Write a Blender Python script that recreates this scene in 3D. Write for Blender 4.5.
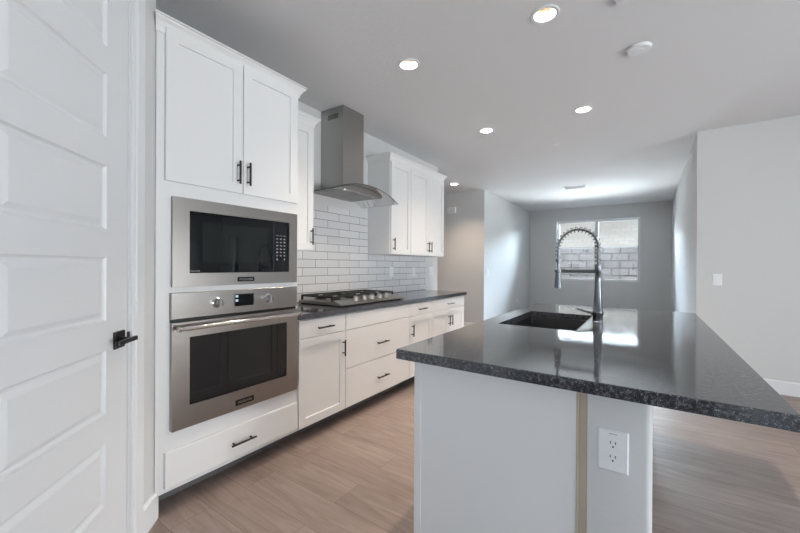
import bpy, bmesh, math, random
from mathutils import Vector, Matrix
random.seed(7)
PI = math.pi
scene = bpy.context.scene
for o in list(bpy.data.objects):
    bpy.data.objects.remove(o)

# ------------------------------------------------------------------ camera
YAW, PIT, ROL = math.radians(34.51), math.radians(-0.13), math.radians(-0.31)
R0 = Vector((math.cos(YAW), math.sin(YAW), 0)); F0 = Vector((-math.sin(YAW), math.cos(YAW), 0)); U0 = Vector((0, 0, 1))
F = F0*math.cos(PIT)+U0*math.sin(PIT); U = U0*math.cos(PIT)-F0*math.sin(PIT)
RR = R0*math.cos(ROL)-U*math.sin(ROL); UU = U*math.cos(ROL)+R0*math.sin(ROL)
cd = bpy.data.cameras.new('camera'); cam = bpy.data.objects.new('camera', cd); scene.collection.objects.link(cam)
cd.sensor_width = 36; cd.lens = 359.4/800*36; cd.clip_start = 0.05; cd.clip_end = 200
cam.matrix_world = Matrix(((RR.x, UU.x, -F.x, 0), (RR.y, UU.y, -F.y, 0), (RR.z, UU.z, -F.z, 1.251), (0, 0, 0, 1)))
scene.camera = cam

# ------------------------------------------------------------------ world, sun, daylight, fill lamps, exposure
w = bpy.data.worlds.new('sky'); scene.world = w; w.use_nodes = True
nt = w.node_tree; nt.nodes.clear()
wo = nt.nodes.new('ShaderNodeOutputWorld'); bg = nt.nodes.new('ShaderNodeBackground')
sk = nt.nodes.new('ShaderNodeTexSky'); sk.sky_type = 'HOSEK_WILKIE'; sk.turbidity = 3.0; sk.sun_direction = (-0.4, -0.6, 0.7)
nt.links.new(sk.outputs[0], bg.inputs[0]); nt.links.new(bg.outputs[0], wo.inputs[0]); bg.inputs[1].default_value = 1.2
sl = bpy.data.lights.new('sun', 'SUN'); sl.energy = 1.6; sl.angle = 0.01; sl.color = (1, .95, .88)
so = bpy.data.objects.new('sun', sl); scene.collection.objects.link(so)
so.rotation_euler = Vector((0.35, 0.62, -0.70)).to_track_quat('-Z', 'Y').to_euler()

def area(name, loc, direction, sx, sy, power, color, portal=False):
    l = bpy.data.lights.new(name, 'AREA'); l.shape = 'RECTANGLE'; l.size = sx; l.size_y = sy; l.energy = power; l.color = color
    o = bpy.data.objects.new(name, l); scene.collection.objects.link(o); o.location = loc
    o.rotation_euler = Vector(direction).to_track_quat('-Z', 'Y').to_euler()
    if portal: l.cycles.is_portal = True
    return o
DAY = (0.90, 0.925, 1.0)
area('daylight_patio_slider', (5.5, 1.2, 1.25), (-1, 0, 0), 3.6, 2.3, 66, DAY)          # sky through the slider in the right wall
area('daylight_rear_slider', (2.3, -3.5, 1.25), (0, 1, 0), 3.2, 2.3, 30, (.74, .86, 1.0))            # sky through the slider behind the camera
area('fill_patio_right', (6.1, 1.2, .06), (-.75, 0, .66), 1.5, 3.6, 350, (1, .968, .985))    # added uplight outside the right slider, as if off sunlit paving
area('fill_patio_rear', (2.3, -4.1, .06), (0, .75, .66), 3.2, 1.5, 80, (.93, .95, 1))     # added rear uplight, stands in for bounce off paving
area('fill_far_window', (-1.03, 11.49, 3.6), (0, -1, 0), 8.0, 2.0, 7600, (.72, .85, 1.0))   # added lamp above the sightline, boosts sky light in the far room
area('fill_side_yard', (-1.03, 11.25, .36), (0, -.96, .28), 7.0, .8, 820, (.93, .97, 1))   # added lamp below the sill line, imitates light off the gravel
area('portal_far_window', (-1.03, 10.14, 1.65), (0, -1, 0), 1.8, 1.5, 1, (1, 1, 1), portal=True)
scene.view_settings.view_transform = 'Standard'; scene.view_settings.look = 'None'
scene.view_settings.exposure = 0.84; scene.view_settings.gamma = 1.0
scene.view_settings.use_curve_mapping = False

# ------------------------------------------------------------------ materials
def mat(name, col, rough=.5, metal=0, ior=1.5, emit=None, estr=0, trans=0, spec=None, coat=0):
    m = bpy.data.materials.new(name); m.use_nodes = True
    b = m.node_tree.nodes['Principled BSDF']
    b.inputs['Base Color'].default_value = (*col, 1); b.inputs['Roughness'].default_value = rough
    b.inputs['Metallic'].default_value = metal; b.inputs['IOR'].default_value = ior
    if emit: b.inputs['Emission Color'].default_value = (*emit, 1); b.inputs['Emission Strength'].default_value = estr
    if trans: b.inputs['Transmission Weight'].default_value = trans
    if coat: b.inputs['Coat Weight'].default_value = coat; b.inputs['Coat Roughness'].default_value = .03
    return m
def N(m, t, **k):
    n = m.node_tree.nodes.new(t)
    for a, b in k.items(): setattr(n, a, b)
    return n
def L(m, a, b): m.node_tree.links.new(a, b)
def B(m): return m.node_tree.nodes['Principled BSDF']
def bump(m, height, strength, dist):
    n = N(m, 'ShaderNodeBump'); n.inputs['Strength'].default_value = strength; n.inputs['Distance'].default_value = dist
    L(m, height, n.inputs['Height']); L(m, n.outputs[0], B(m).inputs['Normal'])
def pos(m, scale=(1, 1, 1)):
    g = N(m, 'ShaderNodeNewGeometry'); mp = N(m, 'ShaderNodeMapping'); mp.inputs['Scale'].default_value = scale
    L(m, g.outputs['Position'], mp.inputs['Vector']); return mp.outputs[0]
def objpos(m, scale=(1, 1, 1)):
    g = N(m, 'ShaderNodeTexCoord'); mp = N(m, 'ShaderNodeMapping'); mp.inputs['Scale'].default_value = scale
    L(m, g.outputs['Object'], mp.inputs['Vector']); return mp.outputs[0]
def noise(m, vec, scale, detail=2, rough=.5):
    n = N(m, 'ShaderNodeTexNoise'); n.inputs['Scale'].default_value = scale; n.inputs['Detail'].default_value = detail
    n.inputs['Roughness'].default_value = rough; L(m, vec, n.inputs['Vector']); return n.outputs['Fac']
def ramp(m, fac, stops):
    r = N(m, 'ShaderNodeValToRGB'); e = r.color_ramp.elements
    while len(e) < len(stops): e.new(.5)
    for el, (p, c) in zip(e, stops): el.position = p; el.color = (*c, 1)
    L(m, fac, r.inputs[0]); return r.outputs[0]

def textured_paint(name, col, rough, sc=70, st=.22):
    m = mat(name, col, rough)
    n = noise(m, pos(m), sc, 3, .55); bump(m, n, st, .004); return m
M = {}
M['wall'] = textured_paint('wall_paint', (.655, .655, .65), .6)
M['ceiling'] = textured_paint('ceiling_paint', (.74, .74, .75), .8, 32, .5)
M['white'] = mat('cabinet_white', (.80, .80, .80), .33)
M['trim'] = mat('trim_white', (.78, .79, .80), .35)
M['door'] = mat('door_white', (.76, .77, .78), .38)
M['pull'] = mat('bronze_pull', (.045, .042, .042), .38, .8)
M['black'] = mat('black_plastic', (.012, .012, .013), .35)
M['iron'] = mat('cast_iron', (.02, .02, .021), .55)
M['blackglass'] = mat('black_glass', (.006, .007, .009), .03, ior=1.55)
M['innerglass'] = mat('oven_window_glass', (.012, .015, .015), .05, ior=1.6)
M['plate'] = mat('white_plate', (.82, .83, .84), .3)
M['slot'] = mat('slot_dark', (.02, .02, .02), .6)
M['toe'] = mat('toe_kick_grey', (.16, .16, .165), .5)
M['tan'] = mat('raw_wood_strip', (.50, .42, .33), .6)
M['vinyl'] = mat('window_vinyl', (.80, .80, .78), .4)
M['key'] = mat('key_legend', (.26, .26, .26), .4)
M['bulb'] = mat('led_lens', (1, .9, .8), .5, emit=(1, .80, .60), estr=1.7)
M['baffle'] = mat('lamp_baffle', (.30, .25, .21), .35)
M['display'] = mat('oven_display', (.008, .009, .012), .05)
M['displaylit'] = mat('display_icon', (.3, .4, .45), .3, emit=(.55, .72, .8), estr=.3)
M['sink'] = mat('black_composite', (.010, .010, .011), .3)
M['chrome'] = mat('polished_knob', (.72, .72, .73), .12, 1)
M['knobsteel'] = mat('satin_knob', (.55, .53, .51), .3, 1)
M['grille'] = mat('dark_grille', (.03, .03, .03), .6)

def steel(name, col, rough, along):       # brushed steel, grain along an axis
    m = mat(name, col, rough, 1)
    s = {'y': (240, 3, 240), 'z': (240, 240, 3), 'x': (3, 240, 240)}[along]
    n = noise(m, pos(m, s), 1.0, 2, .5)
    r = N(m, 'ShaderNodeMapRange'); r.inputs['To Min'].default_value = rough-.02; r.inputs['To Max'].default_value = rough+.03
    L(m, n, r.inputs[0]); L(m, r.outputs[0], B(m).inputs['Roughness']); bump(m, n, .01, .0002)
    B(m).inputs['Anisotropic'].default_value = .5
    return m
M['steel'] = steel('brushed_steel', (.36, .335, .315), .30, 'y')
M['steelv'] = mat('brushed_steel_vertical', (.40, .395, .385), .31, 1)
M['faucet'] = mat('faucet_steel', (.17, .18, .195), .26, 1)

def granite():
    m = mat('grey_granite', (.05, .05, .055), .07, ior=1.75)
    p = pos(m)
    v = N(m, 'ShaderNodeTexVoronoi'); v.inputs['Scale'].default_value = 260; L(m, p, v.inputs['Vector'])
    n1 = noise(m, p, 120, 4, .7); n2 = noise(m, p, 420, 2, .6)
    a = N(m, 'ShaderNodeMath', operation='ADD'); L(m, n1, a.inputs[0]); L(m, n2, a.inputs[1])
    b = N(m, 'ShaderNodeMath', operation='MULTIPLY'); L(m, a.outputs[0], b.inputs[0]); b.inputs[1].default_value = .5
    c = ramp(m, b.outputs[0], [(.42, (.008, .009, .013)), (.50, (.030, .033, .042)), (.56, (.10, .105, .12)), (.64, (.30, .31, .33))])
    L(m, c, B(m).inputs['Base Color'])
    bump(m, noise(m, p, 90, 2), .09, .001)
    return m
M['granite'] = granite()

def planks():
    m = mat('plank_floor', (.3, .24, .2), .42)
    p = pos(m)
    br = N(m, 'ShaderNodeTexBrick'); L(m, p, br.inputs['Vector'])
    br.offset = .37; br.offset_frequency = 2; br.squash = 1
    for k, v in (('Scale', 1), ('Mortar Size', .0011), ('Brick Width', 1.35), ('Row Height', .195), ('Bias', 0)): br.inputs[k].default_value = v
    br.inputs['Color1'].default_value = (0, 0, 0, 1); br.inputs['Color2'].default_value = (1, 1, 1, 1); br.inputs['Mortar'].default_value = (.5, .5, .5, 1)
    # grain, offset from plank to plank
    off = N(m, 'ShaderNodeVectorMath', operation='MULTIPLY_ADD'); L(m, br.outputs['Color'], off.inputs[0]); off.inputs[1].default_value = (17, 9, 5); L(m, p, off.inputs[2])
    mp = N(m, 'ShaderNodeMapping'); mp.inputs['Scale'].default_value = (1.1, 10, 1); L(m, off.outputs[0], mp.inputs['Vector'])
    g = N(m, 'ShaderNodeTexNoise'); g.inputs['Scale'].default_value = 2.2; g.inputs['Detail'].default_value = 7; g.inputs['Roughness'].default_value = .62; g.inputs['Distortion'].default_value = 1.1
    L(m, mp.outputs[0], g.inputs['Vector'])
    big = noise(m, off.outputs[0], 2.4, 3, .5)
    wd = ramp(m, g.outputs['Fac'], [(.25, (.20, .153, .134)), (.45, (.272, .210, .184)), (.6, (.315, .248, .221)), (.8, (.37, .298, .270))])
    mx = N(m, 'ShaderNodeMix', data_type='RGBA', blend_type='MULTIPLY'); mx.inputs[0].default_value = 1
    L(m, wd, mx.inputs[6])
    tone = N(m, 'ShaderNodeMath', operation='MULTIPLY_ADD'); L(m, big, tone.inputs[0]); tone.inputs[1].default_value = .5; tone.inputs[2].default_value = .68
    t2 = N(m, 'ShaderNodeMath', operation='MULTIPLY_ADD'); L(m, br.outputs['Color'], t2.inputs[0]); t2.inputs[1].default_value = .22; L(m, tone.outputs[0], t2.inputs[2])
    L(m, t2.outputs[0], mx.inputs[7])
    m2 = N(m, 'ShaderNodeMix', data_type='RGBA'); L(m, br.outputs['Fac'], m2.inputs[0]); L(m, mx.outputs[2], m2.inputs[6]); m2.inputs[7].default_value = (.12, .095, .08, 1)
    L(m, m2.outputs[2], B(m).inputs['Base Color'])
    bump(m, g.outputs['Fac'], .12, .003)
    return m
M['floor'] = planks()

def tiles():
    m = mat('subway_tile', (.7, .7, .7), .12)
    g = N(m, 'ShaderNodeNewGeometry'); s = N(m, 'ShaderNodeSeparateXYZ'); L(m, g.outputs['Position'], s.inputs[0])
    c = N(m, 'ShaderNodeCombineXYZ')
    ay = N(m, 'ShaderNodeMath', operation='ADD'); L(m, s.outputs[1], ay.inputs[0]); ay.inputs[1].default_value = -2.193+.312*8
    az = N(m, 'ShaderNodeMath', operation='ADD'); L(m, s.outputs[2], az.inputs[0]); az.inputs[1].default_value = -1.0735+.0775*22
    L(m, ay.outputs[0], c.inputs[0]); L(m, az.outputs[0], c.inputs[1])
    br = N(m, 'ShaderNodeTexBrick'); L(m, c.outputs[0], br.inputs['Vector']); br.offset = .5; br.offset_frequency = 2
    for k, v in (('Scale', 1), ('Mortar Size', .0025), ('Mortar Smooth', .2), ('Brick Width', .312), ('Row Height', .0775)): br.inputs[k].default_value = v
    br.inputs['Color1'].default_value = (.68, .68, .69, 1); br.inputs['Color2'].default_value = (.76, .76, .77, 1); br.inputs['Mortar'].default_value = (.13, .13, .135, 1)
    L(m, br.outputs['Color'], B(m).inputs['Base Color'])
    rr = N(m, 'ShaderNodeMapRange'); rr.inputs['To Min'].default_value = .12; rr.inputs['To Max'].default_value = .8; L(m, br.outputs['Fac'], rr.inputs[0]); L(m, rr.outputs[0], B(m).inputs['Roughness'])
    inv = N(m, 'ShaderNodeMath', operation='MULTIPLY_ADD'); L(m, br.outputs['Fac'], inv.inputs[0]); inv.inputs[1].default_value = -1
    nn = noise(m, pos(m), 14, 2); L(m, nn, inv.inputs[2])
    bump(m, inv.outputs[0], .35, .002)
    return m
M['tile'] = tiles()

def blocks():
    m = mat('fence_block', (.36, .34, .35), .9)
    g = N(m, 'ShaderNodeNewGeometry'); s = N(m, 'ShaderNodeSeparateXYZ'); L(m, g.outputs['Position'], s.inputs[0])
    c = N(m, 'ShaderNodeCombineXYZ'); L(m, s.outputs[0], c.inputs[0]); L(m, s.outputs[2], c.inputs[1])
    br = N(m, 'ShaderNodeTexBrick'); L(m, c.outputs[0], br.inputs['Vector']); br.offset = .5; br.offset_frequency = 2
    for k, v in (('Scale', 1), ('Mortar Size', .018), ('Brick Width', .406), ('Row Height', .203)): br.inputs[k].default_value = v
    br.inputs['Color1'].default_value = (.042, .040, .043, 1); br.inputs['Color2'].default_value = (.058, .055, .059, 1); br.inputs['Mortar'].default_value = (.012, .0115, .0125, 1)
    L(m, br.outputs['Color'], B(m).inputs['Base Color']); bump(m, noise(m, pos(m), 60, 3), .3, .006)
    return m
M['block'] = blocks()
def rooftile():
    m = mat('roof_tile', (.6, .55, .46), .9)
    g = N(m, 'ShaderNodeNewGeometry'); s = N(m, 'ShaderNodeSeparateXYZ'); L(m, g.outputs['Position'], s.inputs[0])
    c = N(m, 'ShaderNodeCombineXYZ'); L(m, s.outputs[0], c.inputs[0]); L(m, s.outputs[1], c.inputs[1])
    br = N(m, 'ShaderNodeTexBrick'); L(m, c.outputs[0], br.inputs['Vector']); br.offset = .5
    for k, v in (('Scale', 1), ('Mortar Size', .018), ('Brick Width', .33), ('Row Height', .34)): br.inputs[k].default_value = v
    br.inputs['Color1'].default_value = (.56, .53, .485, 1); br.inputs['Color2'].default_value = (.62, .58, .54, 1); br.inputs['Mortar'].default_value = (.52, .485, .455, 1)
    L(m, br.outputs['Color'], B(m).inputs['Base Color']); return m
M['roof'] = rooftile()
M['stucco'] = mat('stucco', (.20, .17, .14), .9)
M['gravel'] = mat('gravel_yard', (.42, .36, .30), .95)

def thin_glass(name, tint, refl=1.0, ior=1.5):
    m = bpy.data.materials.new(name); m.use_nodes = True; t = m.node_tree; t.nodes.clear()
    o = t.nodes.new('ShaderNodeOutputMaterial'); mx = t.nodes.new('ShaderNodeMixShader'); tr = t.nodes.new('ShaderNodeBsdfTransparent'); gl = t.nodes.new('ShaderNodeBsdfGlossy')
    fr = t.nodes.new('ShaderNodeFresnel'); fr.inputs[0].default_value = ior; tr.inputs[0].default_value = (*tint, 1); gl.inputs['Roughness'].default_value = .01
    t.links.new(fr.outputs[0], mx.inputs[0]); t.links.new(tr.outputs[0], mx.inputs[1]); t.links.new(gl.outputs[0], mx.inputs[2]); t.links.new(mx.outputs[0], o.inputs[0])
    return m
M['glass'] = thin_glass('window_glass', (.94, .97, .97))
M['hoodglass'] = thin_glass('hood_glass', (.90, .93, .92), ior=1.22)
M['glassedge'] = mat('glass_edge', (.03, .05, .05), .15)

# ------------------------------------------------------------------ mesh helpers (world coordinates in, object-local out)
def new(): return bmesh.new()
def box(bm, x0, x1, y0, y1, z0, z1, bev=0, seg=1):
    r = bmesh.ops.create_cube(bm, size=1)
    for v in r['verts']:
        v.co = Vector(((x0+x1)/2+v.co.x*(x1-x0), (y0+y1)/2+v.co.y*(y1-y0), (z0+z1)/2+v.co.z*(z1-z0)))
    if bev:
        es = list({e for v in r['verts'] for e in v.link_edges})
        bmesh.ops.bevel(bm, geom=es, offset=bev, segments=seg, affect='EDGES', profile=.5)
def tube(bm, pts, rad, seg=12, cap=True):
    pts = [Vector(p) for p in pts]; n = len(pts)
    rad = rad if isinstance(rad, (list, tuple)) else [rad]*n
    rings = []; prev = None
    for i, p in enumerate(pts):
        t = (pts[min(i+1, n-1)]-pts[max(i-1, 0)]).normalized()
        if prev is None:
            a = Vector((0, 0, 1)) if abs(t.z) < .9 else Vector((1, 0, 0))
            u = t.cross(a).normalized()
        else:
            u = (prev-t*prev.dot(t)).normalized()
        prev = u; v = t.cross(u)
        rings.append([bm.verts.new(p+(u*math.cos(2*PI*k/seg)+v*math.sin(2*PI*k/seg))*rad[i]) for k in range(seg)])
    for a, b in zip(rings, rings[1:]):
        for k in range(seg): bm.faces.new((a[k], a[(k+1) % seg], b[(k+1) % seg], b[k]))
    if cap:
        bm.faces.new(list(reversed(rings[0]))); bm.faces.new(rings[-1])
def lathe(bm, c, axis, prof, seg=24, close=True):
    """prof: list of (radius, height along axis) from base c"""
    axis = Vector(axis).normalized(); a = Vector((0, 0, 1)) if abs(axis.z) < .9 else Vector((1, 0, 0))
    u = axis.cross(a).normalized(); v = axis.cross(u); c = Vector(c); rings = []
    for r, h in prof:
        rings.append([bm.verts.new(c+axis*h+(u*math.cos(2*PI*k/seg)+v*math.sin(2*PI*k/seg))*max(r, 1e-5)) for k in range(seg)])
    for p, q in zip(rings, rings[1:]):
        for k in range(seg): bm.faces.new((p[k], p[(k+1) % seg], q[(k+1) % seg], q[k]))
    if close: bm.faces.new(list(reversed(rings[0]))); bm.faces.new(rings[-1])
def plate(bm, T, outer, holes, t0, t1):
    """flat slab with holes: outline in (u, v), thickness t0..t1 along n; T maps (u, v, n) to world"""
    loops = [outer]+holes; made = []
    for n in (t0, t1):
        ls = [[bm.verts.new(T(u, v, n)) for u, v in lp] for lp in loops]
        es = []
        for l in ls:
            for i in range(len(l)): es.append(bm.edges.new((l[i], l[(i+1) % len(l)])))
        bmesh.ops.triangle_fill(bm, use_beauty=True, use_dissolve=False, edges=es)
        made.append(ls)
    for a, b in zip(*made):
        for i in range(len(a)):
            j = (i+1) % len(a); bm.faces.new((a[i], a[j], b[j], b[i]))
def rrect(u0, u1, v0, v1, r=0.0, seg=5):
    if not isinstance(r, (list, tuple)): r = [r]*4
    out = []
    for (cu, cv, a0, rr) in ((u1, v0, -90, r[0]), (u1, v1, 0, r[1]), (u0, v1, 90, r[2]), (u0, v0, 180, r[3])):
        if rr <= 0: out.append((cu, cv)); continue
        su = -1 if cu == u1 else 1; sv = 1 if cv == v0 else -1
        for k in range(seg+1):
            a = math.radians(a0+90*k/seg); out.append((cu+su*rr+rr*math.cos(a), cv+sv*rr+rr*math.sin(a)))
    return out
def loops(bm, T, u0, u1, v0, v1, prof, fill_first=True, fill_last=True):
    rs = []
    for ins, n in prof:
        rs.append([bm.verts.new(T(u, v, n)) for u, v in ((u0+ins, v0+ins), (u1-ins, v0+ins), (u1-ins, v1-ins), (u0+ins, v1-ins))])
    for a, b in zip(rs, rs[1:]):
        for i in range(4): bm.faces.new((a[i], a[(i+1) % 4], b[(i+1) % 4], b[i]))
    if fill_first: bm.faces.new(list(reversed(rs[0])))
    if fill_last: bm.faces.new(rs[-1])
def shaker(bm, T, u0, u1, v0, v1, rail=.058, t=.019):
    loops(bm, T, u0, u1, v0, v1, [(0, 0), (0, t-.0015), (.0015, t), (rail, t), (rail+.0015, t-.0095)])
def slabfront(bm, T, u0, u1, v0, v1, t=.019):
    loops(bm, T, u0, u1, v0, v1, [(0, 0), (0, t-.002), (.002, t)])

def obj(name, bm, m, parent=None, smooth=False, **props):
    bmesh.ops.recalc_face_normals(bm, faces=bm.faces[:])
    me = bpy.data.meshes.new(name)
    if parent is not None:
        r = parent
        while r.parent: r = r.parent
        bmesh.ops.transform(bm, matrix=r.matrix_basis.inverted(), verts=bm.verts[:])
    bm.to_mesh(me); bm.free(); me.materials.append(m)
    if smooth:
        for p in me.polygons: p.use_smooth = True
        me.set_sharp_from_angle(angle=math.radians(38))
    o = bpy.data.objects.new(name, me); scene.collection.objects.link(o)
    if parent is not None: o.parent = parent
    for k, v in props.items(): o[k] = v
    return o
def thing(name, label, cat, loc, group=None):
    o = bpy.data.objects.new(name, None); scene.collection.objects.link(o); o.location = loc; o.empty_display_size = .1
    o['label'] = label; o['category'] = cat
    if group: o['group'] = group
    return o
def struct(name, bm, m, parent=None, smooth=False):
    o = obj(name, bm, m, parent, smooth)
    if parent is None: o['kind'] = 'structure'
    return o
def dup(root, loc, label, group=None):
    r = root.copy(); scene.collection.objects.link(r); r.location = loc; r['label'] = label
    if group: r['group'] = group
    for ch in list(root.children):
        c = ch.copy(); scene.collection.objects.link(c); c.parent = r
        for g in ch.children:
            d = g.copy(); scene.collection.objects.link(d); d.parent = c
    return r
TX = lambda X: (lambda u, v, n: Vector((X+n, u, v)))            # faces +X: u = world Y, v = Z
TY = lambda Y: (lambda u, v, n: Vector((u, Y-n, v)))            # faces -Y: u = world X, v = Z

# ------------------------------------------------------------------ setting
H = 2.728
XW = -2.595                        # kitchen wall / far room left wall
XR_, YR_, YF_ = .444, 5.06, 9.92
XE, YB = 5.2, -3.2
YWE = 4.767; YH = 6.641
lights_xy = [(-1.447, 2.206), (-.501, 2.212), (-1.449, 3.748), (-.502, 3.748), (-2.872, 5.887)]

bm = new(); box(bm, -7, XE+.15, YB-.15, YF_+.25, -.12, 0); struct('floor', bm, M['floor'])
bm = new()
circ = lambda cx, cy, r, n=32: [(cx+r*math.cos(2*PI*k/n), cy+r*math.sin(2*PI*k/n)) for k in range(n)]
plate(bm, lambda u, v, n: Vector((u, v, n)), rrect(-7, XE+.15, YB-.15, YF_+.25), [circ(x, y, .062) for x, y in lights_xy], H, H+.16)
struct('ceiling', bm, M['ceiling'])
bm = new(); box(bm, -7, XE+.6, YB-.7, YF_+.25, H+.161, H+.30); struct('trim_1', bm, M['stucco'])     # roof deck over the ceiling

bm = new(); box(bm, XW-.13, XW, .757, YWE, 0, H); struct('wall_left', bm, M['wall'])
bm = new(); box(bm, -6.9, XW-.14, YWE-.13, YWE, 0, H); struct('wall_hall_near', bm, M['wall'])
bm = new(); box(bm, -6.9, XW-.13, YH, YH+.13, 0, H); struct('wall_hall_far', bm, M['wall'])
bm = new(); box(bm, -7, -6.91, YWE-.13, YH+.13, 0, H); struct('wall_hall_end', bm, M['wall'])
bm = new(); box(bm, XW-.13, XW, YH, YF_, 0, H); struct('wall_far_left', bm, M['wall'])
WX0, WX1, WZ0, WZ1 = -1.932, -.132, .90, 2.403
bm = new(); plate(bm, TY(YF_), rrect(XW-.13, XR_+.14, 0, H), [rrect(WX0, WX1, WZ0, WZ1)], -.22, 0); struct('wall_far', bm, M['wall'])
bm = new(); plate(bm, TY(YF_), rrect(XW-.13, XR_+.14, 0, H), [rrect(WX0, WX1, WZ0, WZ1)], -.25, -.221); struct('trim_3', bm, M['stucco'])  # unseen dark outer skin, added to cut light bounced onto the fence
bm = new(); box(bm, XR_, XR_+.14, YR_+.14, YF_, 0, H); struct('wall_far_right', bm, M['wall'])
bm = new()
plate(bm, TY(YR_), rrect(XR_, XE, 0, H), [rrect(4.42, 4.76, .35, 1.96)], -.139, 0); struct('wall_right_front', bm, M['wall'])
bm = new(); plate(bm, lambda u, v, n: Vector((XE+n, u, v)), rrect(YB, YR_, 0, H), [rrect(-.6, 3.0, .02, 2.4)], 0, .15); struct('wall_right', bm, M['wall'])
bm = new(); plate(bm, lambda u, v, n: Vector((u, YB-n, v)), rrect(-1.17, XE, 0, H), [rrect(.7, 3.9, .02, 2.4)], 0, .15); struct('wall_back', bm, M['wall'])
# pantry: diagonal wall with the door, then the wall running back beside the camera
q = math.sqrt(.5); CW = -1.213
def D(s, z, n):                    # diagonal plane: s along the wall (away from the camera), n out of the wall
    return Vector((-q*s+CW/2+q*n, q*s+CW/2+q*n, z))
S_END = 1.944; DS0, DS1, DZ = .973, 1.712, 2.50
bm = new(); plate(bm, D, [(.80, 0), (DS0-.022, 0), (DS0-.022, DZ+.022), (DS1+.026, DZ+.022), (DS1+.026, 0), (S_END, 0), (S_END, H), (.80, H)], [], -.12, 0)
struct('wall_pantry', bm, M['wall'])
ec = D(.80, 0, 0)
bm = new(); box(bm, ec.x-.13, ec.x-.002, YB, ec.y-.003, 0, H); struct('wall_behind_left', bm, M['wall'])
cc = D(S_END, 0, 0)
bm = new(); box(bm, XW-.13, cc.x-.10, 0.64, .756, 0, H); struct('wall_pantry_return', bm, M['wall'])
bm = new(); box(bm, -2.9, -2.8, YB, .757-.13, 0, H); struct('wall_pantry_back', bm, M['wall'])

# baseboards
def bb(name, T, u0, u1, t=.014, h=.135):
    bm = new()
    r = [(0, 0), (t, 0), (t, h-.012), (t*.55, h), (0, h)]
    for u in (u0, u1):
        pass
    a = [bm.verts.new(T(u0, z, n)) for n, z in r]; b = [bm.verts.new(T(u1, z, n)) for n, z in r]
    for i in range(5): bm.faces.new((a[i], a[(i+1) % 5], b[(i+1) % 5], b[i]))
    bm.faces.new(a); bm.faces.new(b); return struct(name, bm, M['trim'])
bb('baseboard_pantry', D, 1.815, S_END+.014)
bb('baseboard_right', TY(YR_), XR_-.014, XE)
bb('baseboard_far_right', lambda u, v, n: Vector((XR_-n, u, v)), YR_, YF_-.016)
bb('baseboard_far', TY(YF_), XW+.016, XR_-.016)
bb('baseboard_far_left', TX(XW), YH, YF_-.016)
bb('baseboard_hall', TY(YH), -6.9, XW+.014)
bb('baseboard_left', TX(XW), 4.39, YWE)

# pantry door casing and jamb
bm = new()
def casing_run(bm, s0, s1, z0, z1):
    for v in ((0, .011), (0, .018)): pass
def cas(bm, T, u0, u1, v0, v1, inner_u):
    """upright casing board with a stepped inner bead; inner_u = edge nearest the opening"""
    sgn = 1 if inner_u == u0 else -1; w = abs(u1-u0)
    prof = [(0, 0), (0, .010), (.006, .013), (.018, .013), (.024, .018), (w-.004, .018), (w, .014), (w, 0)]
    a = [bm.verts.new(T(inner_u+sgn*p, v0, n)) for p, n in prof]; b = [bm.verts.new(T(inner_u+sgn*p, v1, n)) for p, n in prof]
    for i in range(len(prof)): j = (i+1) % len(prof); bm.faces.new((a[i], a[j], b[j], b[i]))
    bm.faces.new(a); bm.faces.new(b)
cas(bm, D, DS1+.014, 1.812, 0, DZ+.11, DS1+.014)
cas(bm, D, DS0-.014-.096, DS0-.014, 0, DZ+.11, DS0-.014)
TD2 = lambda u, v, n: D(v, u, n)
cas(bm, TD2, DZ+.012, DZ+.11, DS0-.014, DS1+.014, DZ+.012)
plate(bm, D, [(DS1+.004, 0), (DS1+.0255, 0), (DS1+.0255, DZ+.0215), (DS0-.0215, DZ+.0215), (DS0-.0215, 0), (DS0-.004, 0), (DS0-.004, DZ+.004), (DS1+.004, DZ+.004)], [], -.11, -.0005)
# stop behind the door
plate(bm, D, [(DS1-.009, 0), (DS1+.004, 0), (DS1+.004, DZ+.004), (DS0-.004, DZ+.004), (DS0-.004, 0), (DS0+.009, 0), (DS0+.009, DZ-.009), (DS1-.009, DZ-.009)], [], -.07, -.044)
struct('door_frame_1', bm, M['trim'])
# door slab with six raised panels
bm = new()
T0, T1 = -.040, -.003
pu0, pu1 = DS0+.135, 1.569
tops = [2.332, 1.984, 1.629, 1.277, .919, .563]; ph = .245
rows = [(t-ph, t) for t in tops]
def quad(bm, T, u0, u1, v0, v1, n): bm.faces.new([bm.verts.new(T(u, v, n)) for u, v in ((u0, v0), (u1, v0), (u1, v1), (u0, v1))])
loops(bm, D, DS0, DS1, .012, DZ, [(0, T0), (0, T1-.002)], True, False)
loops(bm, D, DS0, DS1, .012, DZ, [(0, T1-.002), (.002, T1)], False, False)
e0, e1, z0, z1 = DS0+.002, DS1-.002, .014, DZ-.002
quad(bm, D, e0, pu0, z0, z1, T1); quad(bm, D, pu1, e1, z0, z1, T1)
zz = [z1]+[v for r in rows for v in (r[1], r[0])]+[z0]
for i in range(0, len(zz), 2): quad(bm, D, pu0, pu1, zz[i+1], zz[i], T1)
for a, b in rows:
    loops(bm, D, pu0, pu1, a, b, [(0, T1), (.004, T1-.005), (.008, T1-.0085), (.013, T1-.0095), (.017, T1-.0095), (.034, T1-.0015), (.036, T1-.001)], False, True)
bmesh.ops.remove_doubles(bm, verts=bm.verts[:], dist=1e-5)
dr = struct('door_1', bm, M['door'])
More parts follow.
